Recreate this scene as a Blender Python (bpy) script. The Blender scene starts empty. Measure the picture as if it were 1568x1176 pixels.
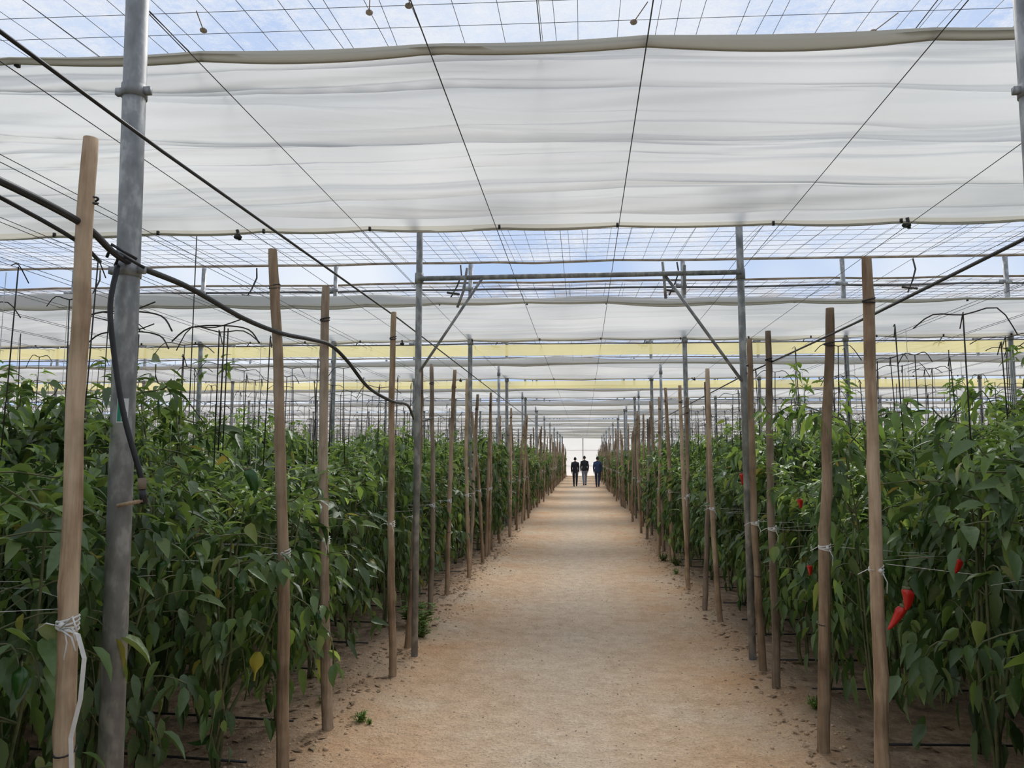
import bpy, math, random
import numpy as np
from mathutils import Vector, Matrix, noise
random.seed(7)
scene = bpy.context.scene
COL = scene.collection
try:
    scene.view_settings.view_transform = 'Standard'
    scene.view_settings.look = 'None'
except Exception as e:
    print(e)

# ------------------------------------------------------------------ helpers
class MB:
    def __init__(s):
        s.v=[]; s.f=[]; s.m=[]
    def tube(s, pts, r, n=6, mi=0, caps=True, radii=None):
        pts=[Vector(p) for p in pts]
        base=len(s.v)
        N=len(pts)
        for i,p in enumerate(pts):
            if i==0: t=pts[1]-pts[0]
            elif i==N-1: t=pts[-1]-pts[-2]
            else: t=pts[i+1]-pts[i-1]
            t.normalize()
            ref=Vector((0,0,1)) if abs(t.z)<0.9 else Vector((1,0,0))
            a=t.cross(ref).normalized(); b=t.cross(a).normalized()
            rr=radii[i] if radii else r
            for k in range(n):
                an=2*math.pi*k/n
                s.v.append(p+a*(math.cos(an)*rr)+b*(math.sin(an)*rr))
        for i in range(N-1):
            for k in range(n):
                k2=(k+1)%n
                s.f.append((base+i*n+k, base+i*n+k2, base+(i+1)*n+k2, base+(i+1)*n+k)); s.m.append(mi)
        if caps and n>2:
            s.f.append(tuple(base+k for k in reversed(range(n)))); s.m.append(mi)
            s.f.append(tuple(base+(N-1)*n+k for k in range(n))); s.m.append(mi)
    def quad(s,a,b,c,d,mi=0):
        i=len(s.v); s.v+= [Vector(a),Vector(b),Vector(c),Vector(d)]
        s.f.append((i,i+1,i+2,i+3)); s.m.append(mi)
    def box(s,c,h,mi=0):
        i=len(s.v); c=Vector(c)
        for dx in(-1,1):
            for dy in(-1,1):
                for dz in(-1,1):
                    s.v.append(c+Vector((dx*h[0],dy*h[1],dz*h[2])))
        for f in((0,1,3,2),(4,6,7,5),(0,4,5,1),(2,3,7,6),(0,2,6,4),(1,5,7,3)):
            s.f.append(tuple(i+k for k in f)); s.m.append(mi)
    def grid(s,fn,xs,ys,mi=0):
        b=len(s.v); nx=len(xs); ny=len(ys)
        for y in ys:
            for x in xs: s.v.append(fn(x,y))
        for j in range(ny-1):
            for i in range(nx-1):
                s.f.append((b+j*nx+i,b+j*nx+i+1,b+(j+1)*nx+i+1,b+(j+1)*nx+i)); s.m.append(mi)
    def ell(s,c,r,mi=0,nu=12,nv=8):
        b=len(s.v); c=Vector(c)
        for j in range(nv+1):
            th=math.pi*j/nv
            for i in range(nu):
                ph=2*math.pi*i/nu
                s.v.append(c+Vector((r[0]*math.sin(th)*math.cos(ph),r[1]*math.sin(th)*math.sin(ph),r[2]*math.cos(th))))
        for j in range(nv):
            for i in range(nu):
                i2=(i+1)%nu
                s.f.append((b+j*nu+i,b+(j+1)*nu+i,b+(j+1)*nu+i2,b+j*nu+i2)); s.m.append(mi)
    def mesh(s,name,mats,smooth=True):
        me=bpy.data.meshes.new(name)
        me.from_pydata([tuple(v) for v in s.v],[],s.f)
        for m in mats: me.materials.append(m)
        me.polygons.foreach_set('material_index',np.array(s.m,dtype=np.int32))
        me.polygons.foreach_set('use_smooth',np.full(len(s.f),smooth))
        me.update()
        return me
def obj(name,me,loc=(0,0,0),parent=None,rot=None,scale=None):
    o=bpy.data.objects.new(name,me); COL.objects.link(o)
    o.location=loc
    if rot: o.rotation_euler=rot
    if scale: o.scale=scale
    if parent: o.parent=parent
    return o

def newmat(name):
    m=bpy.data.materials.new(name); m.use_nodes=True
    nt=m.node_tree; nt.nodes.clear()
    out=nt.nodes.new('ShaderNodeOutputMaterial')
    return m,nt,out
def ramp(nt,stops,fac=None):
    r=nt.nodes.new('ShaderNodeValToRGB'); e=r.color_ramp.elements
    while len(e)<len(stops): e.new(0.5)
    for i,(p,c) in enumerate(stops):
        e[i].position=p; e[i].color=(c[0],c[1],c[2],1)
    if fac is not None: nt.links.new(fac,r.inputs[0])
    return r
def noisen(nt,scale,detail=3,coord='Object',stretch=None,rough=0.55):
    tc=nt.nodes.new('ShaderNodeTexCoord'); n=nt.nodes.new('ShaderNodeTexNoise')
    n.inputs['Scale'].default_value=scale; n.inputs['Detail'].default_value=detail
    n.inputs['Roughness'].default_value=rough
    src=tc.outputs[coord]
    if stretch:
        mp=nt.nodes.new('ShaderNodeMapping'); mp.inputs['Scale'].default_value=stretch
        nt.links.new(src,mp.inputs[0]); src=mp.outputs[0]
    nt.links.new(src,n.inputs['Vector'])
    return n
def simple(name,stops,scale=8,rough=0.6,metal=0,stretch=None,bump=0,bscale=None,spec=0.5):
    m,nt,out=newmat(name)
    n=noisen(nt,scale,stretch=stretch)
    r=ramp(nt,stops,n.outputs['Fac'])
    p=nt.nodes.new('ShaderNodeBsdfPrincipled')
    nt.links.new(r.outputs[0],p.inputs['Base Color'])
    p.inputs['Roughness'].default_value=rough; p.inputs['Metallic'].default_value=metal
    p.inputs['Specular IOR Level'].default_value=spec
    if bump:
        n2=noisen(nt,bscale or scale*3,stretch=stretch)
        b=nt.nodes.new('ShaderNodeBump'); b.inputs['Strength'].default_value=bump; b.inputs['Distance'].default_value=0.01
        nt.links.new(n2.outputs['Fac'],b.inputs['Height']); nt.links.new(b.outputs[0],p.inputs['Normal'])
    nt.links.new(p.outputs[0],out.inputs[0])
    return m

# ------------------------------------------------------------------ materials
def woodmat(name,a,b_,c):
    m,nt,out=newmat(name); L=nt.links.new
    n=noisen(nt,6,5,stretch=(3,3,0.3),rough=.65)
    r=ramp(nt,[(0.32,a),(0.5,b_),(0.68,c)],n.outputs['Fac'])
    n2=noisen(nt,3,4,stretch=(1,1,1)); r2=ramp(nt,[(0.35,(.52,.50,.48)),(0.55,(1,1,1))],n2.outputs['Fac'])
    oi=nt.nodes.new('ShaderNodeObjectInfo'); mr=nt.nodes.new('ShaderNodeMapRange'); mr.inputs[3].default_value=.7; mr.inputs[4].default_value=1.2
    L(oi.outputs['Random'],mr.inputs[0])
    x=nt.nodes.new('ShaderNodeMix'); x.data_type='RGBA'; x.blend_type='MULTIPLY'; x.inputs[0].default_value=1
    L(r.outputs[0],x.inputs[6]); L(r2.outputs[0],x.inputs[7])
    h=nt.nodes.new('ShaderNodeHueSaturation'); L(x.outputs[2],h.inputs['Color']); L(mr.outputs[0],h.inputs['Value'])
    p=nt.nodes.new('ShaderNodeBsdfPrincipled'); p.inputs['Roughness'].default_value=.85; p.inputs['Specular IOR Level'].default_value=.2
    L(h.outputs[0],p.inputs['Base Color'])
    n3=noisen(nt,24,4,stretch=(3,3,0.3)); b=nt.nodes.new('ShaderNodeBump'); b.inputs['Strength'].default_value=.6; b.inputs['Distance'].default_value=.01
    L(n3.outputs['Fac'],b.inputs['Height']); L(b.outputs[0],p.inputs['Normal']); L(p.outputs[0],out.inputs[0])
    return m
M_wood=woodmat('stake_wood',(0.29,0.19,0.12),(0.48,0.35,0.23),(0.62,0.48,0.34))
M_wood2=woodmat('stake_wood_weathered',(0.23,0.175,0.125),(0.39,0.305,0.225),(0.52,0.43,0.33))
M_galv=simple('galvanized_steel',[(0.3,(0.19,0.20,0.20)),(0.5,(0.28,0.29,0.29)),(0.62,(0.44,0.45,0.44))],18,0.55,0.25,stretch=(1,1,0.5))
M_wire=simple('wire_steel',[(0.3,(0.06,0.06,0.06)),(0.7,(0.14,0.14,0.13))],5,0.6,0.3)
M_black=simple('black_polyethylene',[(0.3,(0.012,0.012,0.013)),(0.7,(0.035,0.035,0.038))],9,0.45)
M_hook=simple('hook_wire_dark',[(0.3,(0.02,0.018,0.015)),(0.7,(0.06,0.05,0.04))],9,0.7)
M_twine=simple('white_twine',[(0.3,(0.7,0.7,0.66)),(0.7,(0.85,0.85,0.83))],30,0.8)
M_rope=simple('purlin_weathered',[(0.3,(0.16,0.12,0.08)),(0.7,(0.38,0.30,0.21))],4,0.8)
M_white=simple('sticker_white',[(0.3,(0.75,0.76,0.75)),(0.7,(0.85,0.85,0.84))],30,0.5)
M_green=simple('sticker_green',[(0.3,(0.02,0.25,0.16)),(0.7,(0.03,0.32,0.2))],30,0.5)
M_red=simple('red_pepper_skin',[(0.3,(0.42,0.010,0.008)),(0.7,(0.60,0.025,0.015))],8,0.25)
M_gpep=simple('green_pepper_skin',[(0.3,(0.018,0.065,0.010)),(0.7,(0.035,0.11,0.018))],8,0.22)
M_stem=simple('plant_stem',[(0.3,(0.07,0.10,0.035)),(0.7,(0.20,0.19,0.09))],12,0.7)
M_dry=simple('dry_leaf',[(0.3,(0.12,0.07,0.04)),(0.7,(0.42,0.30,0.18))],20,0.85)
M_pebble=simple('pebbles',[(0.3,(0.40,0.30,0.22)),(0.7,(0.66,0.54,0.42))],8,0.9)
M_clod=simple('soil_clods',[(0.3,(0.48,0.33,0.21)),(0.7,(0.70,0.52,0.36))],8,0.95,spec=.1)

def leafmat(name,stops,trans=0.22):
    m,nt,out=newmat(name)
    g=nt.nodes.new('ShaderNodeNewGeometry')
    r=ramp(nt,stops,g.outputs['Random Per Island'])
    oi=nt.nodes.new('ShaderNodeObjectInfo')
    hsv=nt.nodes.new('ShaderNodeHueSaturation')
    mr=nt.nodes.new('ShaderNodeMapRange'); mr.inputs[3].default_value=0.75; mr.inputs[4].default_value=1.3
    nt.links.new(oi.outputs['Random'],mr.inputs[0]); nt.links.new(mr.outputs[0],hsv.inputs['Value'])
    nt.links.new(r.outputs[0],hsv.inputs['Color'])
    bk=nt.nodes.new('ShaderNodeMix'); bk.data_type='RGBA'
    ml=nt.nodes.new('ShaderNodeMath'); ml.operation='MULTIPLY'; ml.inputs[1].default_value=.40
    nt.links.new(g.outputs['Backfacing'],ml.inputs[0]); nt.links.new(ml.outputs[0],bk.inputs[0])
    nt.links.new(hsv.outputs[0],bk.inputs[6]); bk.inputs[7].default_value=(.19,.26,.13,1)
    p=nt.nodes.new('ShaderNodeBsdfPrincipled'); p.inputs['Roughness'].default_value=0.38
    p.inputs['Specular IOR Level'].default_value=0.5
    nt.links.new(bk.outputs[2],p.inputs['Base Color'])
    nb=noisen(nt,38,1); bp=nt.nodes.new('ShaderNodeBump'); bp.inputs['Strength'].default_value=.4; bp.inputs['Distance'].default_value=.01
    nt.links.new(nb.outputs['Fac'],bp.inputs['Height']); nt.links.new(bp.outputs[0],p.inputs['Normal'])
    t=nt.nodes.new('ShaderNodeBsdfTranslucent')
    h2=nt.nodes.new('ShaderNodeHueSaturation'); h2.inputs['Value'].default_value=1.8; h2.inputs['Hue'].default_value=0.475
    nt.links.new(hsv.outputs[0],h2.inputs['Color']); nt.links.new(h2.outputs[0],t.inputs[0])
    mx=nt.nodes.new('ShaderNodeMixShader'); mx.inputs[0].default_value=trans
    nt.links.new(p.outputs[0],mx.inputs[1]); nt.links.new(t.outputs[0],mx.inputs[2])
    nt.links.new(mx.outputs[0],out.inputs[0])
    return m
M_leaf=leafmat('pepper_leaf',[(0.0,(0.024,0.058,0.016)),(0.45,(0.056,0.120,0.028)),(0.8,(0.105,0.190,0.045)),(0.965,(0.17,0.25,0.055)),(1.0,(0.38,0.33,0.06))],.24)
M_young=leafmat('pepper_leaf_young',[(0.0,(0.09,0.18,0.033)),(0.6,(0.17,0.30,0.055)),(1.0,(0.28,0.43,0.09))],0.32)

def filmmat():
    m,nt,out=newmat('roof_film')
    n=noisen(nt,9.0,5,rough=0.8); n2=noisen(nt,1.3,2,stretch=(1,.6,1))
    mul=nt.nodes.new('ShaderNodeMath'); mul.operation='ADD'
    nt.links.new(n.outputs['Fac'],mul.inputs[0]); nt.links.new(n2.outputs['Fac'],mul.inputs[1])
    r=ramp(nt,[(0.42,(0.20,0.20,0.20)),(0.50,(0.50,0.50,0.50)),(0.58,(0.82,0.82,0.82))])
    half=nt.nodes.new('ShaderNodeMath'); half.operation='MULTIPLY'; half.inputs[1].default_value=0.5
    nt.links.new(mul.outputs[0],half.inputs[0]); nt.links.new(half.outputs[0],r.inputs[0])
    tr=nt.nodes.new('ShaderNodeBsdfTransparent'); tr.inputs[0].default_value=(0.94,0.96,1,1)
    tl=nt.nodes.new('ShaderNodeBsdfTranslucent')
    at=nt.nodes.new('ShaderNodeAttribute'); at.attribute_name='stain'
    n3=noisen(nt,2.2,3,stretch=(0.6,2.5,1))
    r3=ramp(nt,[(0.50,(0,0,0)),(0.56,(1,1,1))],n3.outputs['Fac'])
    mm=nt.nodes.new('ShaderNodeMath'); mm.operation='MULTIPLY'
    nt.links.new(at.outputs['Fac'],mm.inputs[0]); nt.links.new(r3.outputs[0],mm.inputs[1])
    mc=nt.nodes.new('ShaderNodeMix'); mc.data_type='RGBA'
    nt.links.new(mm.outputs[0],mc.inputs[0])
    mc.inputs[6].default_value=(0.70,0.70,0.70,1); mc.inputs[7].default_value=(0.22,0.14,0.08,1)
    nt.links.new(mc.outputs[2],tl.inputs[0])
    df=nt.nodes.new('ShaderNodeBsdfDiffuse'); df.inputs[0].default_value=(0.7,0.7,0.7,1)
    a=nt.nodes.new('ShaderNodeMixShader'); a.inputs[0].default_value=0.35
    nt.links.new(tl.outputs[0],a.inputs[1]); nt.links.new(df.outputs[0],a.inputs[2])
    mx=nt.nodes.new('ShaderNodeMixShader')
    nt.links.new(r.outputs[0],mx.inputs[0]); nt.links.new(tr.outputs[0],mx.inputs[1]); nt.links.new(a.outputs[0],mx.inputs[2])
    nt.links.new(mx.outputs[0],out.inputs[0])
    return m
M_film=filmmat()
def fabric(name,c,trp=0.0,dif=0.35,bump=0.0):
    m,nt,out=newmat(name)
    n=noisen(nt,1.2,3,stretch=(0.3,2.5,1))
    r=ramp(nt,[(0.3,[x*0.92 for x in c]),(0.7,c)],n.outputs['Fac'])
    tl=nt.nodes.new('ShaderNodeBsdfTranslucent'); df=nt.nodes.new('ShaderNodeBsdfDiffuse')
    nt.links.new(r.outputs[0],tl.inputs[0]); nt.links.new(r.outputs[0],df.inputs[0])
    if bump:
        n2=noisen(nt,2.0,2,stretch=(0.06,1.8,0.3),rough=.5)
        b=nt.nodes.new('ShaderNodeBump'); b.inputs['Strength'].default_value=bump; b.inputs['Distance'].default_value=0.35
        nt.links.new(n2.outputs['Fac'],b.inputs['Height'])
        nt.links.new(b.outputs[0],tl.inputs['Normal']); nt.links.new(b.outputs[0],df.inputs['Normal'])
    a=nt.nodes.new('ShaderNodeMixShader'); a.inputs[0].default_value=dif
    nt.links.new(tl.outputs[0],a.inputs[1]); nt.links.new(df.outputs[0],a.inputs[2])
    last=a
    if trp>0:
        tr=nt.nodes.new('ShaderNodeBsdfTransparent')
        b=nt.nodes.new('ShaderNodeMixShader'); b.inputs[0].default_value=trp
        nt.links.new(a.outputs[0],b.inputs[1]); nt.links.new(tr.outputs[0],b.inputs[2]); last=b
    nt.links.new(last.outputs[0],out.inputs[0])
    return m
M_cloth=fabric('shade_cloth',(0.76,0.76,0.74),0.0,0.40,bump=1.0)
M_hem=fabric('shade_cloth_hem',(0.68,0.65,0.56),0.0,0.5)
M_wall=fabric('wall_film',(0.64,0.65,0.64),0.0,0.3)
M_yellow=fabric('yellow_trap_film',(0.97,0.86,0.40),0.15,0.15)

def groundmat():
    m,nt,out=newmat('sandy_ground')
    L=nt.links.new
    tc=nt.nodes.new('ShaderNodeTexCoord'); sx=nt.nodes.new('ShaderNodeSeparateXYZ'); L(tc.outputs['Object'],sx.inputs[0])
    nb=noisen(nt,1.1,5); nf=noisen(nt,60,6,rough=0.85); nm=noisen(nt,7,5,rough=0.7)
    base=ramp(nt,[(0.3,(0.80,0.50,0.29)),(0.5,(0.84,0.60,0.40)),(0.68,(0.85,0.68,0.50))],nb.outputs['Fac'])
    fine=ramp(nt,[(0.34,(0.50,0.46,0.42)),(0.46,(0.95,0.95,0.95)),(0.62,(1.13,1.13,1.13))],nf.outputs['Fac'])
    med=ramp(nt,[(0.3,(0.84,0.79,0.74)),(0.6,(1.04,1.04,1.04))],nm.outputs['Fac'])
    def mul(a,b):
        x=nt.nodes.new('ShaderNodeMix'); x.data_type='RGBA'; x.blend_type='MULTIPLY'; x.inputs[0].default_value=1
        L(a,x.inputs[6]); L(b,x.inputs[7]); return x.outputs[2]
    ad=nt.nodes.new('ShaderNodeMath'); ad.inputs[1].default_value=0.12; L(sx.outputs[0],ad.inputs[0])
    ab=nt.nodes.new('ShaderNodeMath'); ab.operation='ABSOLUTE'; L(ad.outputs[0],ab.inputs[0])
    cn=nt.nodes.new('ShaderNodeMath'); cn.operation='MULTIPLY_ADD'; cn.inputs[1].default_value=0.9; L(nb.outputs['Fac'],cn.inputs[0]); L(ab.outputs[0],cn.inputs[2])
    cr=nt.nodes.new('ShaderNodeMapRange'); cr.inputs[1].default_value=1.35; cr.inputs[2].default_value=0.55; cr.inputs[3].default_value=0; cr.inputs[4].default_value=.7; L(cn.outputs[0],cr.inputs[0])
    cm=nt.nodes.new('ShaderNodeMix'); cm.data_type='RGBA'; L(cr.outputs[0],cm.inputs[0]); L(base.outputs[0],cm.inputs[6]); cm.inputs[7].default_value=(.82,.69,.54,1)
    path=mul(mul(cm.outputs[2],fine.outputs[0]),med.outputs[0])
    bed0=ramp(nt,[(0.35,(0.24,0.17,0.12)),(0.52,(0.45,0.32,0.22)),(0.7,(0.64,0.47,0.33))],nm.outputs['Fac'])
    bed=mul(bed0.outputs[0],fine.outputs[0])
    ns=nt.nodes.new('ShaderNodeMath'); ns.operation='MULTIPLY_ADD'; ns.inputs[1].default_value=0.9; L(nm.outputs['Fac'],ns.inputs[0]); L(ab.outputs[0],ns.inputs[2])
    mr=nt.nodes.new('ShaderNodeMapRange'); mr.inputs[1].default_value=1.7; mr.inputs[2].default_value=2.25; L(ns.outputs[0],mr.inputs[0])
    mx=nt.nodes.new('ShaderNodeMix'); mx.data_type='RGBA'; L(mr.outputs[0],mx.inputs[0]); L(path,mx.inputs[6]); L(bed,mx.inputs[7])
    p=nt.nodes.new('ShaderNodeBsdfPrincipled'); p.inputs['Roughness'].default_value=0.95; p.inputs['Specular IOR Level'].default_value=0.1
    L(mx.outputs[2],p.inputs['Base Color'])
    b=nt.nodes.new('ShaderNodeBump'); b.inputs['Strength'].default_value=.8; b.inputs['Distance'].default_value=0.014; L(nf.outputs['Fac'],b.inputs['Height'])
    b2=nt.nodes.new('ShaderNodeBump'); b2.inputs['Strength'].default_value=0.8; b2.inputs['Distance'].default_value=0.07; L(nm.outputs['Fac'],b2.inputs['Height']); L(b.outputs[0],b2.inputs['Normal'])
    L(b2.outputs[0],p.inputs['Normal']); L(p.outputs[0],out.inputs[0])
    return m
M_ground=groundmat()

# ------------------------------------------------------------------ ground
def gz(x,y):
    b=0.05*math.exp(-((abs(x+0.12)-1.62)/0.28)**2)
    a=0.02*noise.noise(Vector((x*1.3,y*1.3,0)))+0.014*noise.noise(Vector((x*4,y*4,3)))
    return a+b*(0.7+0.6*noise.noise(Vector((x,y*1.5,9))))-0.012
xs=[-42,-30,-20,-12,-8]+[ -6+0.08*i for i in range(151)]+[8,12,20,30,42]
ys=[-9,-6,-3]+[-1+0.1*i for i in range(180)]
y=ys[-1]
while y<80: y+=max(0.3,y*0.03); ys.append(y)
g=MB(); g.grid(lambda x,y:Vector((x,y,gz(x,y))),xs,ys)
obj('floor',g.mesh('floor',[M_ground]))

# ------------------------------------------------------------------ roof structure
SK=0.04
PER=6.0
H=3.6
KS=range(-1,12)
def YK(k): return 6.2+PER*k
XW=41
b=MB(); stain=[]
def zroof(t): return 4.60+0.37*t
xsr=[-XW]+[-14+0.3*i for i in range(94)]+[XW]
for k in KS:
    y1=YK(k)+0.1; y0=y1-PER
    ys_=[y0+PER*i/20 for i in range(21)]
    def fn(x,y,y0=y0):
        t=(y-y0)/PER
        stain.append(max(0,1-t*1.6))
        return Vector((x,y+SK*x,zroof(t)+0.02+0.02*noise.noise(Vector((x*1.5,y*1.5,1)))))
    b.grid(fn,xsr,ys_)
me=b.mesh('ceiling',[M_film])
at=me.attributes.new('stain','FLOAT','POINT'); at.data.foreach_set('value',np.array(stain,dtype=np.float32))
obj('ceiling',me)
b=MB()
for k in range(-1,6):
    y1=YK(k)+0.1; y0=y1-PER
    st=0.3 if k<3 else 0.6
    xr=12 if k<1 else (20 if k<3 else 30)
    n=int(2*xr/st)
    for i in range(n+1):
        x=-xr+i*st+random.uniform(-.02,.02)
        b.tube([(x,y0+SK*x,zroof(0)-.005),(x,y1+SK*x,zroof(1)-.005)],0.0026+0.0006*k,3,caps=False)
        if i%3==0 and k<3:
            b.tube([(x+.04,y0+SK*x,zroof(0)-.01),(x+random.uniform(-.3,.3),y1+SK*x,zroof(1)-.01)],0.0026,3,caps=False)
    m=int(PER/st)
    for j in range(m):
        y=y0+(j+.5)*st; t=(y-y0)/PER
        b.tube([(-xr,y-SK*xr,zroof(t)-.008),(xr,y+SK*xr,zroof(t)-.008)],0.0026+0.0006*k,3,caps=False)
obj('roof_wire_grid',b.mesh('roof_wire_grid',[M_wire]))
b=MB()
for (x,y) in [(-1.5,4.9),(-1.2,4.85),(1.7,4.7),(2.2,5.5),(0.4,5.2),(-2.8,5.0)]:
    b.ell((x,y,4.84),(0.028,0.028,0.018),0,8,6)
    b.tube([(x,y,4.84),(x+.08,y-.25,4.83)],0.004,5)
obj('roof_wire_clips',b.mesh('roof_wire_clips',[M_rope]))
for k in KS:
    b=MB(); yk=YK(k)+0.1
    xr=XW-1
    for (z,r,mi) in [(4.97,0.020,0),(4.62,0.018,0),(4.50,0.018,1),(4.05,0.006,1)]:
        pts=[]
        x=-xr
        while x<=xr:
            pts.append((x,yk+SK*x+(0 if z>4.1 else 0.1),z+0.03*noise.noise(Vector((x*.8,k*7+z,0))))); x+=.7
        b.tube(pts,r,6,mi)
    if k>=1 and k<5:
        for X in (-8.5,-5.7,-2.15,1.5,5.35,8.6):
            pts=[(X+.1,yk+SK*X,4.93),(X+.12,yk+SK*X-.03,4.75),(X+.05,yk+SK*X-.06,4.55),(X-.05,yk+SK*X-.1,4.35)]
            b.tube(pts,0.014,6,2)
            b.tube([(X-.12,yk+SK*X-.05,4.45),(X+.1,yk+SK*X-.12,4.4)],0.02,6,2)
    obj('roof_purlin',b.mesh('roof_purlin',[M_rope,M_wire,M_hook]))

b=MB()
WX=[-1.83,-0.70,0.31,1.62]
WX+= [1.62+1.05*i for i in range(1,9)] + [-1.83-0.95*i for i in range(1,10)]
for x in WX:
    b.tube([(x,-5,H-.045),(x,6.2,H-.045),(x+.02,30,H-.045),(x,70,H-.045)],0.0032,4)
    if x>3 or x<-3:
        x2=x+random.uniform(.06,.12)
        b.tube([(x2,-5,H-.04),(x2+.05,70,H-.04)],0.003,4)
for i in range(14):
    x=-12+i*1.9+.4
    b.tube([(x,-5,H+.22),(x,70,H+.22)],0.003,3)
obj('support_wires',b.mesh('support_wires',[M_wire]))
b=MB()
b.tube([(-1.62,-1,2.86),(-1.62,2.62,2.84),(-1.60,6.3,2.87),(-1.62,20,2.85),(-1.62,60,2.85)],0.007,6)
b.tube([(1.42,-1,2.36),(1.42,3.7,2.35),(1.40,6.3,2.37),(1.42,20,2.35),(1.42,60,2.35)],0.006,6)
b.tube([(-1.62,20,2.4),(-1.62,60,2.4)],0.006,5)
obj('corridor_cable',b.mesh('corridor_cable',[M_black]))

# ------------------------------------------------------------------ shade curtains
def fold(x,y,s):
    # irregular lengthwise gathers of the loose cloth, running across the corridor
    yy=y+0.12*noise.noise(Vector((x*0.30,y*0.5,s)))
    w=noise.noise(Vector((x*0.07,yy*2.2,s)))*0.24
    w+=noise.noise(Vector((x*0.10,yy*5.5,s+3)))*0.10
    r1=noise.noise(Vector((x*0.16+5,yy*5.5,s*2+1)))
    amp=max(0,min(1,.5+1.6*noise.noise(Vector((x*.25,yy*1.5,s+9)))))
    w+=(1-min(1,abs(r1)*4.5))**1.3*0.065*amp
    r2=noise.noise(Vector((x*0.22+15,yy*11.0,s*2+7)))
    w+=(1-min(1,abs(r2)*4))*0.024*(1-.5*amp)
    w+=noise.noise(Vector((x*.6,y*1.5,s+4)))*0.03
    return w
def scallop(x):
    W=sorted(WX)
    if x<=W[0] or x>=W[-1]: return 0.5+0.5*math.cos(x*6)
    for i in range(len(W)-1):
        if W[i]<=x<=W[i+1]:
            t=(x-W[i])/(W[i+1]-W[i]); return (4*t*(1-t))
    return 0
for k in KS:
    far=YK(k)+0.0; near=far-2.85
    if k<2:
        xx=[-XW+.5,-25,-18]+[-13+0.12*i for i in range(218)]+[18,25,XW-.5]
        ny=180 if k==0 else 90
    elif k<5:
        xx=[-XW+.5]+[-24+0.6*i for i in range(81)]+[XW-.5]; ny=50
    else:
        xx=[-XW+.5]+[-30+2.0*i for i in range(31)]+[XW-.5]; ny=14
    s=k*3.7+1
    b=MB()
    yy=[j/(ny-1) for j in range(ny)]
    def fn(x,t):
        sc=scallop(x)
        e=min(1,math.exp(-t/0.04)+math.exp(-(1-t)/0.04))
        y=near+t*(far-near)
        y+= 0.03*noise.noise(Vector((x*.5,t*2,s)))
        z=H+0.05+(0.045+fold(x,y,s))*(1-0.85*e)-0.012*sc-0.01
        z=max(z,H-.035-.02*sc)
        return Vector((x,y+SK*x,z))
    b.grid(fn,xx,yy)
    def hem(t0,dirn,hh):
        def f2(x,u):
            p=fn(x,t0); sc=scallop(x)
            hgt=hh*(0.8+0.7*noise.noise(Vector((x*.5,s,t0))))
            return p+Vector((0,dirn*0.03*math.sin(u*3.1),-u*hgt*(0.85+0.18*sc)+.008*math.sin(u*14)*(1+noise.noise(Vector((x*.4,u*3,s))))))
        b.grid(f2,xx,[i/7 for i in range(8)],1)
        pts=[f2(x,1) for x in xx]; b.tube(pts,0.006,5,1)
    hem(0,-1,.075); hem(1,1,.065)
    o=obj('shade_curtain',b.mesh('shade_curtain',[M_cloth,M_hem]))
    if k<3:
        c=MB()
        for x in WX:
            for t0 in (0,1):
                p=fn(x,t0); c.box((p.x,p.y,p.z-.03),(0.009,0.012,0.018),0)
        for x in (-3.02,2.72):
            p=fn(x,1); c.ell((p.x,p.y+.02,p.z-.06),(0.04,0.03,0.022),0,8,6); c.tube([p,(p.x+.02,p.y+.02,p.z-.09)],0.014,6)
        obj('curtain_clips',c.mesh('clips',[M_black]),parent=o)

for k in range(1,3):
    b=MB(); yk=YK(k)+0.35
    xx=[-XW+2]+[-30+0.5*i for i in range(121)]+[XW-2]
    b.grid(lambda x,t:Vector((x,yk+SK*x+0.01*math.sin(x*3),3.40+0.19*t+0.02*noise.noise(Vector((x*.5,k,t))))),xx,[0,.5,1])
    obj('yellow_sticky_trap_band',b.mesh('yellow_sticky_trap_band',[M_yellow]))

# ------------------------------------------------------------------ walls
def wall(name,p0,p1,h=4.95):
    b=MB(); p0=Vector(p0); p1=Vector(p1); n=40
    nr=Vector((-(p1-p0).y,(p1-p0).x,0)).normalized()
    b.grid(lambda u,v:p0.lerp(p1,u)+nr*(0.04*noise.noise(Vector((u*60,v*2,1))))+Vector((0,0,v*h)),[i/n for i in range(n+1)],[0,.25,.5,.75,1])
    for i in range(0,n+1,2):
        q=p0.lerp(p1,i/n)+nr*.06
        b.tube([q,q+Vector((0,0,h))],0.04,6,1)
    for z in (1.0,2.5,h-.05):
        b.tube([p0+nr*.06+Vector((0,0,z)),p1+nr*.06+Vector((0,0,z))],0.015,5,1)
    obj(name,b.mesh(name,[M_wall,M_galv]))
Y1=YK(11)+.05; Y0=-5.5
wall('wall_far',(-XW,Y1-SK*XW,0),(XW,Y1+SK*XW,0))
wall('wall_back',(XW,Y0+SK*XW,0),(-XW,Y0-SK*XW,0))
wall('wall_left',(-XW,Y0-SK*XW,0),(-XW,Y1-SK*XW,0))
wall('wall_right',(XW,Y1+SK*XW,0),(XW,Y0+SK*XW,0))

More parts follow.
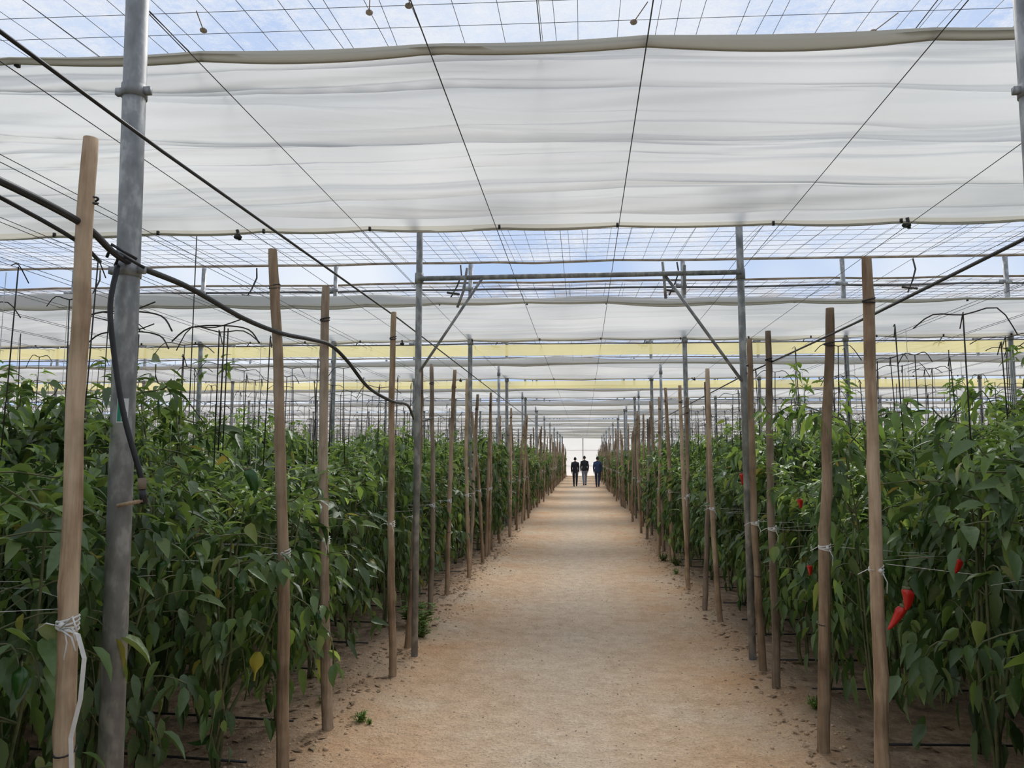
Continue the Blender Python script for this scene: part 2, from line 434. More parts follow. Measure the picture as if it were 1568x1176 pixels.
# ------------------------------------------------------------------ posts
def post(name,x,y,h,r,collars=(),lean=0.0):
    b=MB()
    n=20
    b.tube([(0,0,-.1),(lean*.5,0,h*.5),(lean,0,h)],r,n,0)
    for z in collars:
        lx=lean*z/h
        b.tube([(lx,0,z-.025),(lx,0,z+.025)],r*1.12,n,0)
        b.box((lx+r*1.3,-.005,z),(0.016,0.010,0.014),0)
        b.box((lx-r*1.3,-.005,z),(0.016,0.010,0.014),0)
    me=b.mesh(name,[M_galv])
    return obj(name,me,(x,y,0))
p=post('galvanized_post',-1.67,2.60,4.55,0.042,(3.07,2.36),lean=-.085)
b=MB()
def patch(a0,a1,z0,z1,mi,rr=0.0432):
    n=6
    b.grid(lambda a,z:Vector((math.cos(a)*rr,math.sin(a)*rr,z)),[a0+(a1-a0)*i/n for i in range(n+1)],[z0,z1],mi)
patch(-1.5,-.6,1.78,1.87,0); patch(-1.45,-1.15,1.785,1.865,1,0.0436); patch(-1.1,-.7,1.785,1.82,1,0.0436)
obj('sticker',b.mesh('sticker',[M_white,M_green]),(-.034,0,0),parent=p)
post('galvanized_post',1.715,2.92,4.55,0.040,(3.07,),lean=.04)
par=bpy.data.objects.new('galvanized_post_frame',None); COL.objects.link(par)
b=MB()
yl,yr=6.27,6.38
b.tube([(-1.42,yl,-.05),(-1.42,yl,4.9)],0.028,14); b.tube([(1.36,yr,-.05),(1.36,yr,4.9)],0.030,14)
for (x,y) in((-1.42,yl),(1.36,yr)):
    b.tube([(x,y,3.18),(x,y,3.27)],0.038,14)
obj('legs',b.mesh('legs',[M_galv]),parent=par)
b=MB(); b.tube([(-1.42,yl-.03,3.215),(1.36,yr-.03,3.235)],0.022,12)
b.tube([(-.86,yl-.03,3.20),(-1.40,yl-.02,2.40)],0.012,8); b.tube([(.72,yr-.03,3.22),(1.34,yr-.02,2.30)],0.014,8)
b.tube([(.72,yr-.03,3.02),(.70,yr-.03,3.34)],0.012,8); b.tube([(.88,yr-.03,3.05),(.88,yr-.06,3.3)],0.014,8)
b.tube([(-.99,yl-.03,3.3),(-1.02,yl-.03,3.1),(-1.07,yl-.05,2.95)],0.012,8)
obj('beam_and_braces',b.mesh('beam',[M_galv]),parent=par)
b=MB()
b.tube([(-3.45,6.2,2.0),(-3.45,6.2,4.5)],0.005,5)
obj('drop_rod',b.mesh('drop_rod',[M_wire]))
for k in range(1,11):
    b=MB(); yk=YK(k)+.05
    xl=[-1.87-2.32*i for i in range(0,9)]+[1.69+2.6*i for i in range(0,8)]
    for x in xl:
        y=yk+SK*x
        b.tube([(x,y,-.05),(x,y,4.93)],0.038,12)
        b.tube([(x,y,3.55),(x,y,3.62)],0.05,12)
        if k<4:
            b.tube([(x-.13,y-.05,4.52),(x+.05,y-.05,4.5)],0.03,8)
    obj('galvanized_post_row',b.mesh('galvanized_post_row',[M_galv]))
for k in range(1,10):
    for x in (-1.72,1.58):
        b=MB(); b.tube([(0,0,-.05),(0,0,H-.05)],0.028,10); b.tube([(0,0,3.35),(0,0,3.42)],0.036,10)
        obj('galvanized_post',b.mesh('post_thin',[M_galv]),(x,YK(k)+2.9,0))

# ------------------------------------------------------------------ stakes
def stake_mesh(h,r,dx,dy,seed,tie=1.14):
    b=MB(); n=12; N=int(h/0.07); rs=random.Random(seed)
    cx=rs.uniform(-.035,.035)
    knots=[(rs.uniform(.2,h-.1),rs.uniform(0,6.28)) for _ in range(9)]
    for i in range(N+1):
        t=i/N; z=-.06+t*(h+.06)
        ox=dx*t+cx*math.sin(t*3.1)+0.012*noise.noise(Vector((t*6,seed*3.3,0))); oy=dy*t+.01*math.sin(t*4+seed)
        rr=r*(1.12-.28*t)
        if i==N: rr*=.93
        for k in range(n):
            a=6.28318*k/n
            q=rr*(1+.09*noise.noise(Vector((math.cos(a)*1.2,math.sin(a)*1.2+seed,z*3))))
            for kz,ka in knots:
                q+=0.008*math.exp(-((z-kz)/.03)**2)*max(0,math.cos(a-ka))**3
            b.v.append(Vector((ox+q*math.cos(a),oy+q*math.sin(a),z)))
    for i in range(N):
        for k in range(n):
            k2=(k+1)%n; b.f.append((i*n+k,i*n+k2,(i+1)*n+k2,(i+1)*n+k)); b.m.append(0)
    b.f.append(tuple(N*n+k for k in range(n))); b.m.append(0)
    def ring(z,rr,w,mi):
        t=z/h; ox=dx*t+cx*math.sin(t*3.1); oy=dy*t
        R=r*(1.12-.28*t)
        for w_ in w:
            pts=[(ox+math.cos(a)*(R+rr*.6),oy+math.sin(a)*(R+rr*.6),z+w_+.008*math.sin(a*1+w_*90)) for a in [6.2832*q/14 for q in range(15)]]
            b.tube(pts,rr,5,mi,caps=False)
        return ox,oy,R
    ox,oy,R=ring(tie,.0035,(-.014,-.005,.004,.013),1)
    b.tube([(ox+.01,oy-R-.004,tie),(ox+.03,oy-R-.012,tie-.05),(ox+.025,oy-R-.015,tie-.10)],.0025,5,1)
    b.tube([(ox-.02,oy-R-.004,tie),(ox-.05,oy-R,tie+.004),(ox-.09,oy-R+.01,tie-.02)],.002,5,1)
    b.ell((ox+.005,oy-R-.006,tie),(.011,.01,.010),1,8,6)
    ring(h-.22,.004,(0,.012),2)
    if seed%2: ring(h*.28,.003,(0,),2)
    wm=M_wood if seed%3 else M_wood2
    return b.mesh('wooden_stake',[wm,M_twine,M_black])
Lst=[(-1.55,2.22,2.71,.029,-.07),(-1.59,3.95,2.82,.030,-.14),(-1.57,4.59,2.755,.031,-.08),(-1.47,5.76,2.83,.027,-.045),(-1.53,6.50,2.46,.027,.09),
     (-1.67,8.1,2.70,.027,-.01),(-1.65,9.0,2.74,.027,.08),(-1.58,10.3,2.77,.026,-.05),(-1.66,10.9,2.6,.026,.10)]
Rst=[(1.31,3.62,2.615,.029,.06),(1.32,4.5,2.54,.031,.15),(1.36,5.64,2.6,.027,.03),(1.38,6.10,2.62,.027,-.02),(1.36,7.77,2.58,.026,-.06),
     (1.29,8.4,2.5,.026,.09),(1.32,9.8,2.6,.026,-.05),(1.40,10.5,2.5,.026,.06)]
sd=1
SP=[]
for (x,y,h,r,dx) in Lst+Rst:
    me=stake_mesh(h,r,dx,random.uniform(-.04,.04),sd); sd+=1
    o=obj('wooden_stake',me,(x,y,0)); SP.append(o)
variants=[stake_mesh(random.uniform(2.3,2.78),.026,random.uniform(-.18,.18),random.uniform(-.12,.12),20+i) for i in range(10)]
y=11.7
while y<68:
    for sgn,xb in((-1,-1.6),(1,1.36)):
        obj('wooden_stake',random.choice(variants),(xb+random.uniform(-.10,.10),y+random.uniform(-.2,.2),0),rot=(0,0,random.uniform(0,6.28)))
    y+=random.choice((.6,.9,1.1))
b=MB()
pts=[Vector((.0,-.035,1.13)),Vector((.05,-.05,1.12)),Vector((.075,-.05,1.05)),Vector((.07,-.05,.93)),Vector((.05,-.055,.82)),Vector((.055,-.05,.72))]
for i in range(len(pts)-1):
    w=Vector((.005,.004,0)); b.quad(pts[i]-w,pts[i]+w,pts[i+1]+w,pts[i+1]-w)
for a in (.0,.03,-.03): b.tube([(-.02,-.035,1.13),(.03,-.05,1.14+a),(.045,-.05,1.1+a)],.003,5)
obj('tie_tail',b.mesh('tie_tail',[M_twine]),parent=SP[0],loc=(-.03,0,0))

# ------------------------------------------------------------------ irrigation hose
def smooth(pts,n=8):
    P=[Vector(p) for p in pts]; out=[]
    for i in range(len(P)-1):
        p0=P[max(i-1,0)];p1=P[i];p2=P[i+1];p3=P[min(i+2,len(P)-1)]
        for j in range(n):
            t=j/n
            out.append(0.5*((2*p1)+(-p0+p2)*t+(2*p0-5*p1+4*p2-p3)*t*t+(-p0+3*p1-3*p2+p3)*t**3))
    out.append(P[-1]); return out
b=MB()
b.tube(smooth([(-1.75,-.5,2.35),(-1.70,.8,2.42),(-1.64,1.6,2.43),(-1.63,2.18,2.42),(-1.69,2.53,2.385),(-1.70,3.0,2.39),(-1.69,3.5,2.35),(-1.66,3.9,2.34),(-1.62,4.25,2.36),(-1.60,4.54,2.37),(-1.57,4.8,2.30),(-1.54,5.2,2.16),(-1.50,5.72,2.10),(-1.55,6.45,2.12),(-1.64,7.2,2.02),(-1.66,8.1,2.1)],8),0.012,10)
b.tube(smooth([(-1.72,1.6,2.45),(-1.65,2.16,2.37),(-1.76,2.50,2.37)],6),.007,8)
b.tube(smooth([(-1.71,2.53,2.36),(-1.71,2.50,2.2),(-1.68,2.50,2.0),(-1.64,2.51,1.8),(-1.59,2.53,1.62),(-1.58,2.54,1.57)],6),0.010,10)
b.tube([(-1.58,2.54,1.58),(-1.577,2.54,1.54)],0.015,10,1); b.tube([(-1.577,2.54,1.54),(-1.573,2.55,1.49)],0.013,10,0)
b.tube([(-1.57,2.54,1.50),(-1.68,2.56,1.48)],0.007,8,2)
for y,z in((2.6,2.37),(2.55,2.39)):
    b.tube([(-1.74,y-.04,z),(-1.69,y-.09,z+.03),(-1.63,y-.03,z-.01)],.006,6)
obj('irrigation_hose',b.mesh('irrigation_hose',[M_black,M_rope,M_wood]))

# ------------------------------------------------------------------ pepper plants
TS=[0,.15,.36,.68,1.0]; WP=[0,.78,1.0,.60,0]
def pepper_into(b,loc,L,r,mi,ms,tilt=(0,0),n=10,N=7):
    lx,ly,lz=loc; base=len(b.v)
    for i in range(N+1):
        t=i/N; z=-t*L
        pr=math.sin(min(1,t*4+.12)*math.pi/2)*(1-.62*t)*math.sqrt(max(0.001,1-t**6))
        cx=.12*L*math.sin(t*2.6)
        for k in range(n):
            a=6.28318*k/n; q=r*pr*(1+.10*math.cos(3*a+t)+.03*math.sin(t*9+a))
            b.v.append(Vector((lx+cx+tilt[0]*t*L+q*math.cos(a),ly+tilt[1]*t*L+q*math.sin(a),lz+z)))
    for i in range(N):
        for k in range(n):
            k2=(k+1)%n; b.f.append((base+i*n+k,base+(i+1)*n+k,base+(i+1)*n+k2,base+i*n+k2)); b.m.append(mi)
    b.f.append(tuple(base+N*n+k for k in range(n))); b.m.append(mi); b.f.append(tuple(base+k for k in reversed(range(n)))); b.m.append(ms)
    b.tube([(lx,ly,lz-.005),(lx,ly,lz+.02),(lx+.015,ly,lz+.05)],.005,5,ms)
def plant_mesh(name,seed,nshoot=36,hgt=1.95,big=1.12,low=.48):
    rr=random.Random(seed)
    b=MB()
    stems=[]; tips=[]
    for s in range(4):
        x0,y0=rr.uniform(-.05,.05),rr.uniform(-.05,.05)
        tx,ty=rr.uniform(-.2,.2),rr.uniform(-.26,.26)
        P=[Vector((x0*.4,y0*.4,-.02)),Vector((x0,y0,.25)),Vector((tx*.5,ty*.5,.7)),Vector((tx*.9+rr.uniform(-.05,.05),ty*.9,1.25)),Vector((tx,ty,hgt*.95*rr.uniform(.84,1.02)))]
        S=smooth(P,3); stems.append(S)
        b.tube(S,.01,5,1,radii=[.012*(1-.65*i/(len(S)-1)) for i in range(len(S))]); tips.append(S[-1])
    def leaf(p,az,el,L,W,bend,roll,mi):
        side=Vector((-math.sin(az),math.cos(az),0))
        i0=len(b.v)
        pos=Vector(p); e=el; prev=0
        cr,sr=math.cos(roll),math.sin(roll)
        sk=rr.uniform(-.25,.25); fd=rr.uniform(.2,.7); wv=rr.uniform(-.2,.2)
        for t,w in zip(TS,WP):
            dt=t-prev; prev=t
            e2=e-bend*t; az2=az+sk*t
            dd=Vector((math.cos(az2)*math.cos(e2),math.sin(az2)*math.cos(e2),math.sin(e2)))
            nn=dd.cross(side)
            if nn.z<0 and abs(e2)<1.2: nn=-nn
            s2=side*cr+nn*sr; n2=nn*cr-side*sr
            pos=pos+dd*(L*dt)
            if w==0: b.v.append(pos.copy())
            else:
                ww=W*.5*w; f=fd*ww
                b.v.append(pos+s2*ww+n2*(f+wv*ww)); b.v.append(pos-n2*f*.3); b.v.append(pos-s2*ww+n2*(f-wv*ww))
        q=i0
        fs=[(q,q+1,q+2),(q,q+2,q+3)]
        for a in (1,4):
            fs+=[(q+a,q+a+3,q+a+4,q+a+1),(q+a+1,q+a+4,q+a+5,q+a+2)]
        fs+=[(q+7,q+10,q+8),(q+8,q+10,q+9)]
        b.f+=fs; b.m+=[mi]*len(fs)
    for i in range(nshoot):
        u=(i+rr.random())/nshoot
        z=low+(hgt*.97-low)*(u**.82)
        a=rr.uniform(0,6.283)
        reach=(.42 if z>.75 else .22+.4*max(0,z-.3))*rr.uniform(.45,1.25)
        S=rr.choice(stems); idx=min(range(len(S)),key=lambda q:abs(S[q].z-(z-.12)))
        p0=S[idx]
        end=Vector((math.cos(a)*reach*.8,math.sin(a)*reach,z))
        hz=z/hgt
        droop=rr.uniform(.08,.38)*(1.2-hz)
        mid=p0.lerp(end,.55)+Vector((0,0,.07))
        tip=end+Vector((math.cos(a)*.05,math.sin(a)*.05,-droop+ (.12 if hz>.85 else 0)))
        C=smooth([p0,mid,end,tip],3)
        b.tube(C,.004,4,1,caps=False)
        nl=rr.randint(9,17)
        for j in range(nl):
            t=.3+.7*(j+rr.random())/nl
            q=C[min(len(C)-1,int(t*(len(C)-1)))]+Vector((rr.gauss(0,.03),rr.gauss(0,.03),rr.gauss(0,.035)))
            az=a+rr.gauss(0,1.0)
            el=rr.gauss(-1.22+.85*hz,.35)
            L=rr.uniform(.075,.165)*big*(.85 if hz>.9 else 1)
            W=L*rr.uniform(.28,.42)
            mi=0
            if hz>.86 and rr.random()<.42: mi=2
            elif rr.random()<.09: mi=2
            leaf(q,az,el,L,W,rr.uniform(.2,1.0),rr.gauss(0,.65),mi)
        if rr.random()<.10 and z<hgt*.85:
            pepper_into(b,tip+Vector((math.cos(a)*.02,math.sin(a)*.02,0)),rr.uniform(.09,.14),rr.uniform(.024,.032),3,1,(rr.uniform(-.3,.3),rr.uniform(-.3,.3)))
    for tip in tips+[Vector((rr.uniform(-.34,.34),rr.uniform(-.4,.4),hgt*rr.uniform(.80,1.07))) for _ in range(8)]:
        for j in range(10):
            leaf(tip+Vector((rr.gauss(0,.015),rr.gauss(0,.015),rr.uniform(-.08,.04))),rr.uniform(0,6.28),rr.uniform(-.4,1.0),rr.uniform(.05,.12),rr.uniform(.016,.034),rr.uniform(.3,1.0),rr.gauss(0,.3),2)
    for i in range(42):
        a=rr.uniform(0,6.28); z=rr.uniform(.36,.95); q=rr.uniform(.5,1)
        leaf((math.cos(a)*.28*q,math.sin(a)*.34*q,z),a,rr.uniform(-1.5,-.9),rr.uniform(.12,.20),rr.uniform(.036,.056),.3,rr.gauss(0,.9),0)
    return b.mesh(name,[M_leaf,M_stem,M_young,M_gpep])
PV=[plant_mesh('plant_%d'%i,100+i,nshoot=random.randint(24,38),hgt=random.uniform(1.80,2.10),low=random.uniform(.36,.60)) for i in range(12)]

rowsL=[.45,1.35,2.45,3.2,3.98,4.65,5.70,6.55,7.35,8.15,9.0]
rowsR=[.6,1.5,2.4,3.15,3.85,4.6,5.55,6.35,7.2,7.85,8.7]
y=9.9
while y<69:
    rowsL.append(y); rowsR.append(y-.15); y+=.88
def hookrow(seed,L=13):
    rr=random.Random(seed); b=MB(); x=.25
    while x<L:
        h=rr.uniform(2.3,2.58); dx=rr.uniform(-.04,.04)
        b.tube([(x,0,1.6),(x+dx*.5,0,2.0),(x+dx,0,h)],.004,4,0)
        if rr.random()<.5:
            l=rr.uniform(.10,.24); yy=rr.uniform(-.12,.12)
            b.tube(smooth([(x+dx-l,-yy,h-rr.uniform(0,.1)),(x+dx-l*.6,-yy*.5,h+.01),(x+dx,0,h),(x+dx+l*.6,yy,h+.02),(x+dx+l,yy,h-rr.uniform(.02,.12))],3),.0034,4,0)
        if rr.random()<.5:
            b.tube(smooth([(x+dx-.05,-.1,h-.02),(x+dx,0,h+.01),(x+dx+.04,.12,h-.05)],3),.003,4,0)
        if rr.random()<.5:
            b.tube([(x+.06,.02,1.5),(x+.05,.02,h-.02)],.002,3,1,caps=False)
        x+=rr.uniform(.25,.6)
    for z in (1.14,):
        for yy in (-.30,.30):
            pts=[(-.2,yy*.15,z)]+[(i*1.3+.15,yy*(1 if i else .9),z+rr.uniform(-.02,.02)) for i in range(0,int(L/1.3))]
            b.tube(pts,.0012,4,1,caps=False)
    b.tube(smooth([(0,0,.03),(L*.1,.06,.03),(L*.2,-.05,.03),(L*.4,.05,.035),(L*.6,-.04,.03),(L,0,.03)],4),.007,6,2)
    return b.mesh('trellis_hooks',[M_hook,M_twine,M_black])
HV=[hookrow(i+50) for i in range(4)]
for side,rows in((-1,rowsL),(1,rowsR)):
    for ri,y in enumerate(rows):
        e=bpy.data.objects.new('pepper_plant_row',None); COL.objects.link(e); e.location=(0,y,0)
        x0=1.95 if side<0 else 1.70
        x0+=random.uniform(-.06,.12)
        if y<1.0: x0+=.25
        if side<0 and 2.3<y<2.6: x0=2.13
        if side<0 and 3.1<y<3.3: x0=2.20
        if side>0 and y<3.3: x0=1.98
        n=22 if y<9 else (12 if y<20 else 7)
        for i in range(n):
            x=side*(x0+i*.41+random.uniform(-.10,.10))
            sz=random.uniform(.80,1.10)
            if i==0: sz*=random.uniform(.88,1.02)
            if side<0 and 2.2<y<2.6: sz=.84 if i<4 else .94
            if side<0 and 3.0<y<4.2 and i>1: sz*=1.07
            if side>0 and y<3.3: sz*=.96
            if side>0 and y<5 and i>1: sz*=1.04
            sxy=random.uniform(.85,1.12)
            obj('plant',random.choice(PV),(x,random.uniform(-.08,.08),-.005),parent=e,rot=(random.gauss(0,.05),random.gauss(0,.05),random.uniform(-.6,.6)+(math.pi if random.random()<.5 else 0)),scale=(sxy,sxy,sz))
        if y<42 and y>2:
            obj('trellis_hooks',random.choice(HV),(side*(x0-.15),random.uniform(-.05,.05),0),parent=e,scale=(side,1,1))

b=MB()
for (x,y,h) in [(-3.1,3.25,2.78),(-3.25,3.4,2.70),(-2.6,4.0,2.5),(-2.35,4.6,2.52),(-3.0,4.65,2.5)]:
    b.tube([(x,y,1.7),(x+.01,y,h)],.005,6); b.tube([(x+.03,y,1.7),(x+.035,y,h-.02)],.004,6)
    b.tube(smooth([(x-.35,y,h-.1),(x-.2,y-.05,h-.02),(x,y,h),(x+.15,y+.05,h-.02),(x+.25,y,h-.12)],4),.005,6)
    b.tube(smooth([(x-.25,y+.1,h+.02),(x-.05,y,h-.01),(x+.2,y-.1,h+.03)],4),.004,6)
obj('trellis_hook_cluster',b.mesh('trellis_hook_cluster',[M_hook]))

# ------------------------------------------------------------------ individually visible peppers
def pepper(name,loc,L,r,mat,rot=(0,0,0),tilt=(0,0)):
    b=MB(); pepper_into(b,(0,0,0),L,r,0,1,tilt,16,12)
    b.tube([(0,0,-.008),(0,0,.004)],r*.55,10,1)
    obj(name,b.mesh(name,[mat,M_stem]),loc,rot=rot)
pepper('red_pepper',(1.42,3.50,1.08),.10,.030,M_red,(0,.15,0))
pepper('red_pepper',(1.41,3.52,1.00),.12,.027,M_red,(.1,.1,.4),tilt=(-.45,.2))
pepper('red_pepper',(1.88,2.62,1.24),.09,.024,M_red,(0,.6,0))
pepper('red_pepper',(1.80,2.66,1.20),.07,.02,M_red,(0,-.3,0))
pepper('red_pepper',(1.62,3.45,1.22),.07,.022,M_red,(0,.3,0))
pepper('red_pepper',(-2.14,2.02,1.27),.07,.024,M_red,(0,.9,0))
pepper('red_pepper',(1.46,7.1,1.52),.12,.028,M_red)
pepper('red_pepper',(1.46,5.25,1.38),.07,.022,M_red)
pepper('red_pepper',(1.42,4.95,.98),.07,.020,M_red)
pepper('green_pepper',(-1.68,3.6,1.60),.15,.036,M_gpep,(0,-.2,0))
pepper('green_pepper',(-2.12,1.98,1.50),.14,.036,M_gpep)
pepper('green_pepper',(1.55,4.15,1.1),.14,.034,M_gpep)

# ------------------------------------------------------------------ litter, pebbles, weeds
b=MB()
for i in range(2400):
    s=random.choice((-1,-1,1))
    x=(-.12)+s*(1.32+abs(random.gauss(0,.7))); y=random.uniform(1.5,18); z=gz(x,y)+.006
    L=random.uniform(.008,.042); W=L*.45; a=random.uniform(0,6.28)
    d=Vector((math.cos(a),math.sin(a),0)); n_=Vector((-d.y,d.x,0)); c=Vector((x,y,z))
    up=Vector((0,0,random.uniform(.002,.015)))
    b.quad(c-d*L,c-n_*W+up,c+d*L,c+n_*W+up)
obj('leaf_litter',b.mesh('leaf_litter',[M_dry]))
b=MB()
for i in range(1600):
    x=random.gauss(-.1,1.3); y=random.uniform(1.6,14); r=random.uniform(.002,.007)
    b.ell((x,y,gz(x,y)+r*.3),(r,r*random.uniform(.7,1.2),r*.6),0,6,4)
for i in range(1800):
    s=random.choice((-1,1)); x=-.12+s*(1.45+random.gauss(0,.17)); y=random.uniform(1.8,16); r=random.uniform(.005,.02)*random.uniform(.5,1)
    b.ell((x,y,gz(x,y)+r*.2),(r,r*random.uniform(.7,1.2),r*.6),1,6,4)
obj('pebbles',b.mesh('pebbles',[M_pebble,M_clod]))
def weed(x,y,s,n):
    b=MB()
    for i in range(n):
        a=random.uniform(0,6.28); L=random.uniform(.4,1)*s; h=random.uniform(.3,1)*s
        p0=Vector((random.uniform(-.2,.2)*s,random.uniform(-.2,.2)*s,0)); p1=p0+Vector((math.cos(a)*L*.5,math.sin(a)*L*.5,h))
        b.tube([p0,p1],.002,3,0,caps=False)
        for j in range(3):
            q=p0.lerp(p1,random.uniform(.4,1)); aa=a+random.uniform(-1,1); d=Vector((math.cos(aa),math.sin(aa),random.uniform(-.2,.4)))*s*.28; w=Vector((-d.y,d.x,0))*.35
            b.quad(q,q+d*.5+w,q+d,q+d*.5-w)
    obj('weed',b.mesh('weed',[M_young]),(x,y,gz(x,y)))
weed(-1.42,4.75,.07,40); weed(-1.35,4.72,.04,20); weed(-1.60,7.2,.27,70); weed(-1.50,6.9,.14,40); weed(1.40,11.6,.16,50); weed(1.28,12.4,.14,50); weed(1.3,10.9,.08,30); weed(-1.75,5.0,.07,20); weed(1.50,5.2,.09,30)
b=MB()
b.grid(lambda u,v:Vector((.035*u*math.sin(min(1,v*1.3+.1)*math.pi*.95),.012*abs(u)+.03*v,-.15*v)),[-1,-.5,0,.5,1],[i/8 for i in range(9)])
M_yl=simple('yellow_leaf',[(0.3,(0.16,0.22,0.02)),(0.7,(0.42,0.36,0.04))],10,.6)
obj('yellowed_leaf',b.mesh('yellowed_leaf',[M_yl]),(-1.64,3.7,.68),rot=(0,.1,.4))

# ------------------------------------------------------------------ people
def cloth_m(name,c): return simple(name,[(0.3,[x*.75 for x in c]),(0.7,[x*1.2 for x in c])],10,.8,spec=.2)
M_skin=simple('skin',[(0.3,(.45,.26,.18)),(0.7,(.55,.33,.24))],10,.5)
M_hair=simple('hair_dark',[(0.3,(.01,.008,.006)),(0.7,(.03,.022,.015))],30,.6)
M_shoe=simple('shoe',[(0.3,(.03,.025,.02)),(0.7,(.06,.05,.04))],10,.6)
def skin_obj(name,verts,edges,radii,sub=1):
    me=bpy.data.meshes.new(name); me.from_pydata(verts,edges,[]); o=bpy.data.objects.new(name,me); COL.objects.link(o)
    md=o.modifiers.new('s','SKIN'); md.use_smooth_shade=True
    for i,r in enumerate(radii):
        r=r if isinstance(r,tuple) else (r,r)
        me.skin_vertices[0].data[i].radius=r
    me.skin_vertices[0].data[0].use_root=True
    ss=o.modifiers.new('u','SUBSURF'); ss.levels=sub; ss.render_levels=sub
    bpy.context.view_layer.update()
    dg=bpy.context.evaluated_depsgraph_get()
    m2=bpy.data.meshes.new_from_object(o.evaluated_get(dg)); bpy.data.objects.remove(o)
    return m2
def man(x,y,jacket,trouser,h=1.75,phase=1,rotz=0):
    par=bpy.data.objects.new('walking_man',None); COL.objects.link(par); par.location=(x,y,gz(x,y)+.0); par.scale=(h/1.75,)*3; par.rotation_euler=(0,0,rotz)
    s=phase
    V=[(0,0,.97),(0,0,1.12),(0,.0,1.28),(0,.0,1.41),(0,.01,1.49),(0,.02,1.56),
       (-.175,0,1.40),(-.215,-.06*s,1.13),(-.215,.05*s+.05,.90),
       (.175,0,1.40),(.215,.06*s,1.13),(.215,-.05*s+.07,.90),
       (-.09,0,.90),(-.09,.10*s,.50),(-.08,(.16 if s>0 else -.28),.09),
       (.09,0,.90),(.09,-.10*s+.04,.50),(.08,(-.28 if s>0 else .16),.09)]
    E=[(0,1),(1,2),(2,3),(3,4),(4,5),(3,6),(6,7),(7,8),(3,9),(9,10),(10,11),(0,12),(12,13),(13,14),(0,15),(15,16),(16,17)]
    Rr=[(.16,.13),(.155,.12),(.175,.13),(.14,.105),.062,.052,.082,.06,.045,.082,.06,.045,.105,.075,.055,.105,.075,.055]
    m2=skin_obj('body',V,E,Rr,2)
    for mm in (jacket,trouser,M_skin): m2.materials.append(mm)
    for p in m2.polygons:
        c=p.center; p.use_smooth=True
        if c.z>1.51: p.material_index=2
        elif c.z>.88: p.material_index=0
        else: p.material_index=1
        if abs(c.x)>.18 and c.z<.95: p.material_index=0
    obj('body',m2,parent=par)
    b=MB()
    b.tube([(0,.015,1.47),(0,.015,1.51)],.07,14,0); b.tube([(-.215,V[8][1],.89),(-.215,V[8][1]+.003,.92)],.048,10,0); b.tube([(.215,V[11][1],.89),(.215,V[11][1]+.003,.92)],.048,10,0)
    for vi in (14,17):
        fx,fy,fz=V[vi]; back=fy<-.1
        z0=.04+(.03 if back else 0)
        b.ell((fx,fy+.06,z0),(.048,.135,.04),1,12,8); b.tube([(fx,fy,.05),(fx,fy,.12)],.045,10,1)
    obj('collar_cuffs_shoes',b.mesh('trim',[jacket,M_shoe]),parent=par)
    b=MB(); nu,nv=20,16
    cz=1.655
    for j in range(nv+1):
        th=math.pi*j/nv
        for i in range(nu):
            ph=2*math.pi*i/nu
            X=.076*math.sin(th)*math.cos(ph); Yh=.095*math.sin(th)*math.sin(ph); Z=.118*math.cos(th)
            if Z<0:
                k=1-.35*(-Z/.118); X*=k
                if Yh<0: Yh*=k
            if abs(ph-math.pi/2)<.2 and abs(Z+.02)<.04: Yh+=.018*(1-abs(Z+.02)/.04)
            b.v.append(Vector((X,.02+Yh,cz+Z)))
    for j in range(nv):
        for i in range(nu):
            i2=(i+1)%nu; b.f.append((j*nu+i,(j+1)*nu+i,(j+1)*nu+i2,j*nu+i2)); b.m.append(0)
    for sx_ in (-1,1):
        b.ell((sx_*.078,.015,cz-.005),(.012,.02,.032),0,10,8)
        b.ell((sx_*.03,.108,cz+.008),(.012,.007,.007),1,8,6)
    b.ell((0,.112,cz-.05),(.026,.006,.008),2,10,6)
    base=len(b.v)
    for j in range(nv+1):
        th=math.pi*j/nv
        for i in range(nu):
            ph=2*math.pi*i/nu
            f=math.sin(ph)
            lim=1.15 if f>.3 else (1.75 if f>-.2 else 2.0)
            tt=min(th,lim)
            X=.083*math.sin(tt)*math.cos(ph); Yh=.103*math.sin(tt)*math.sin(ph); Z=.126*math.cos(tt)
            b.v.append(Vector((X,.016+Yh,cz+Z)))
    for j in range(nv):
        for i in range(nu):
            i2=(i+1)%nu; b.f.append((base+j*nu+i,base+(j+1)*nu+i,base+(j+1)*nu+i2,base+j*nu+i2)); b.m.append(3)
    obj('head',b.mesh('head',[M_skin,M_hair,M_red,M_hair]),parent=par)
    for sx_,wi in((-1,8),(1,11)):
        wx,wy,wz=V[wi]
        HVt=[(wx,wy,wz+.01),(wx,wy+.005,wz-.04),(wx,wy+.01,wz-.075)]; HE=[(0,1),(1,2)]; HR=[.026,(.030),(.028)]
        for fi,(oy,ln) in enumerate(((-.030,.060),(-.010,.075),(.010,.080),(.030,.072))):
            i0=len(HVt)
            HVt+=[(wx,wy+.01+oy,wz-.09),(wx-sx_*.008,wy+.012+oy,wz-.09-ln*.5),(wx-sx_*.025,wy+.014+oy,wz-.09-ln*.95)]
            HE+=[(2,i0),(i0,i0+1),(i0+1,i0+2)]; HR+=[.010,.009,.007]
        i0=len(HVt)
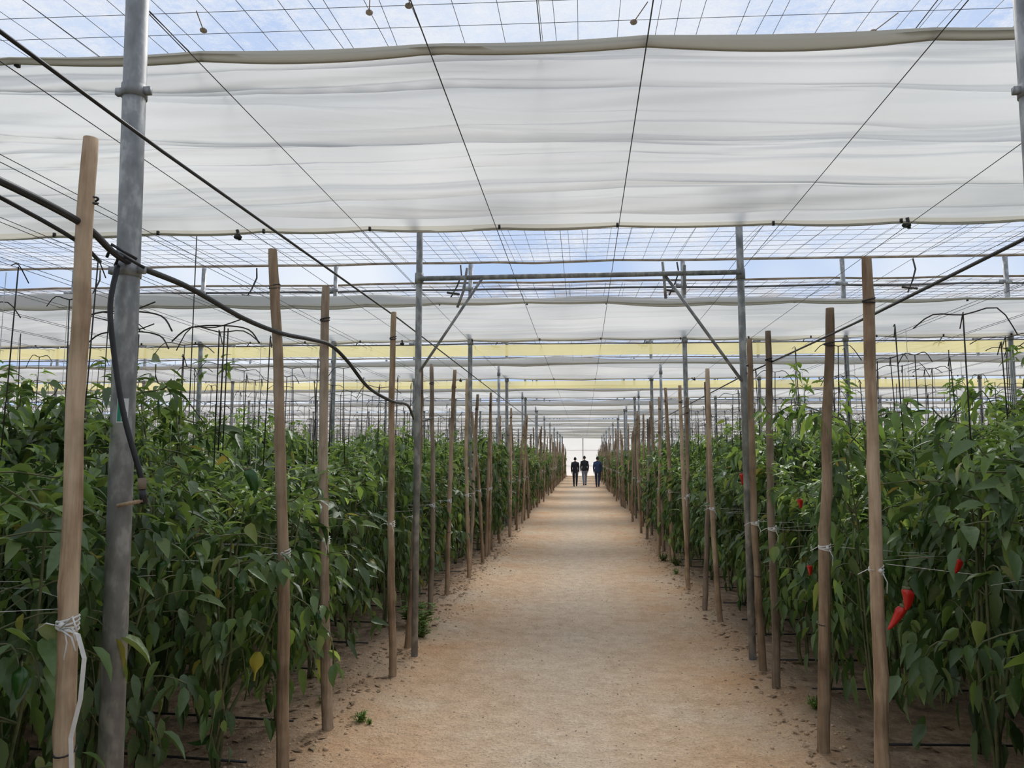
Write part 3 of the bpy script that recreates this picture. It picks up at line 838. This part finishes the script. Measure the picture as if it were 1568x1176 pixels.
        HVt+=[(wx-sx_*.01,wy+.04,wz-.05),(wx-sx_*.02,wy+.06,wz-.085)]; HE+=[(1,i0),(i0,i0+1)]; HR+=[.011,.008]
        hm=skin_obj('hand',HVt,HE,HR,1); hm.materials.append(M_skin)
        obj('hand',hm,parent=par)
M_j1=cloth_m('jacket_black',(.035,.038,.045)); M_j2=cloth_m('jacket_navy',(.05,.08,.17)); M_t1=cloth_m('trousers_dark',(.04,.045,.06)); M_t2=cloth_m('jeans_grey',(.25,.28,.34)); M_t3=cloth_m('trousers_navy',(.05,.065,.12))
man(-.48,44.5,M_j1,M_t1,1.72,1)
man(.08,46.5,M_j1,M_t2,1.82,-1,rotz=.1)
man(.83,43.8,M_j2,M_t3,1.76,1,rotz=-.1)

# ------------------------------------------------------------------ world & sun
w=bpy.data.worlds.new('sky'); scene.world=w; w.use_nodes=True; nt=w.node_tree; nt.nodes.clear()
out=nt.nodes.new('ShaderNodeOutputWorld'); bg=nt.nodes.new('ShaderNodeBackground')
tc=nt.nodes.new('ShaderNodeTexCoord'); n=nt.nodes.new('ShaderNodeTexNoise'); n.inputs['Scale'].default_value=3.0; n.inputs['Detail'].default_value=3
nt.links.new(tc.outputs['Generated'],n.inputs['Vector'])
r=ramp(nt,[(0.38,(0.48,0.64,0.94)),(0.68,(0.86,0.92,1.0))],n.outputs['Fac'])
nt.links.new(r.outputs[0],bg.inputs[0]); bg.inputs[1].default_value=0.97
nt.links.new(bg.outputs[0],out.inputs[0])
sl=bpy.data.lights.new('sun','SUN'); sl.energy=5.2; sl.angle=math.radians(34); sl.color=(1,.95,.87)
so=bpy.data.objects.new('sun',sl); COL.objects.link(so); so.rotation_euler=(math.radians(-44),math.radians(12),0); so.location=(0,0,10)

# ------------------------------------------------------------------ camera
cam=bpy.data.cameras.new('camera'); co=bpy.data.objects.new('camera',cam); COL.objects.link(co)
co.location=(0,0,1.65)
cam.sensor_width=36; cam.lens=36*1132/1568
cam.clip_start=.05; cam.clip_end=300
co.rotation_euler=(math.radians(90+5.75),0,math.radians(5.47))
scene.camera=co
print('objects',len(bpy.data.objects))
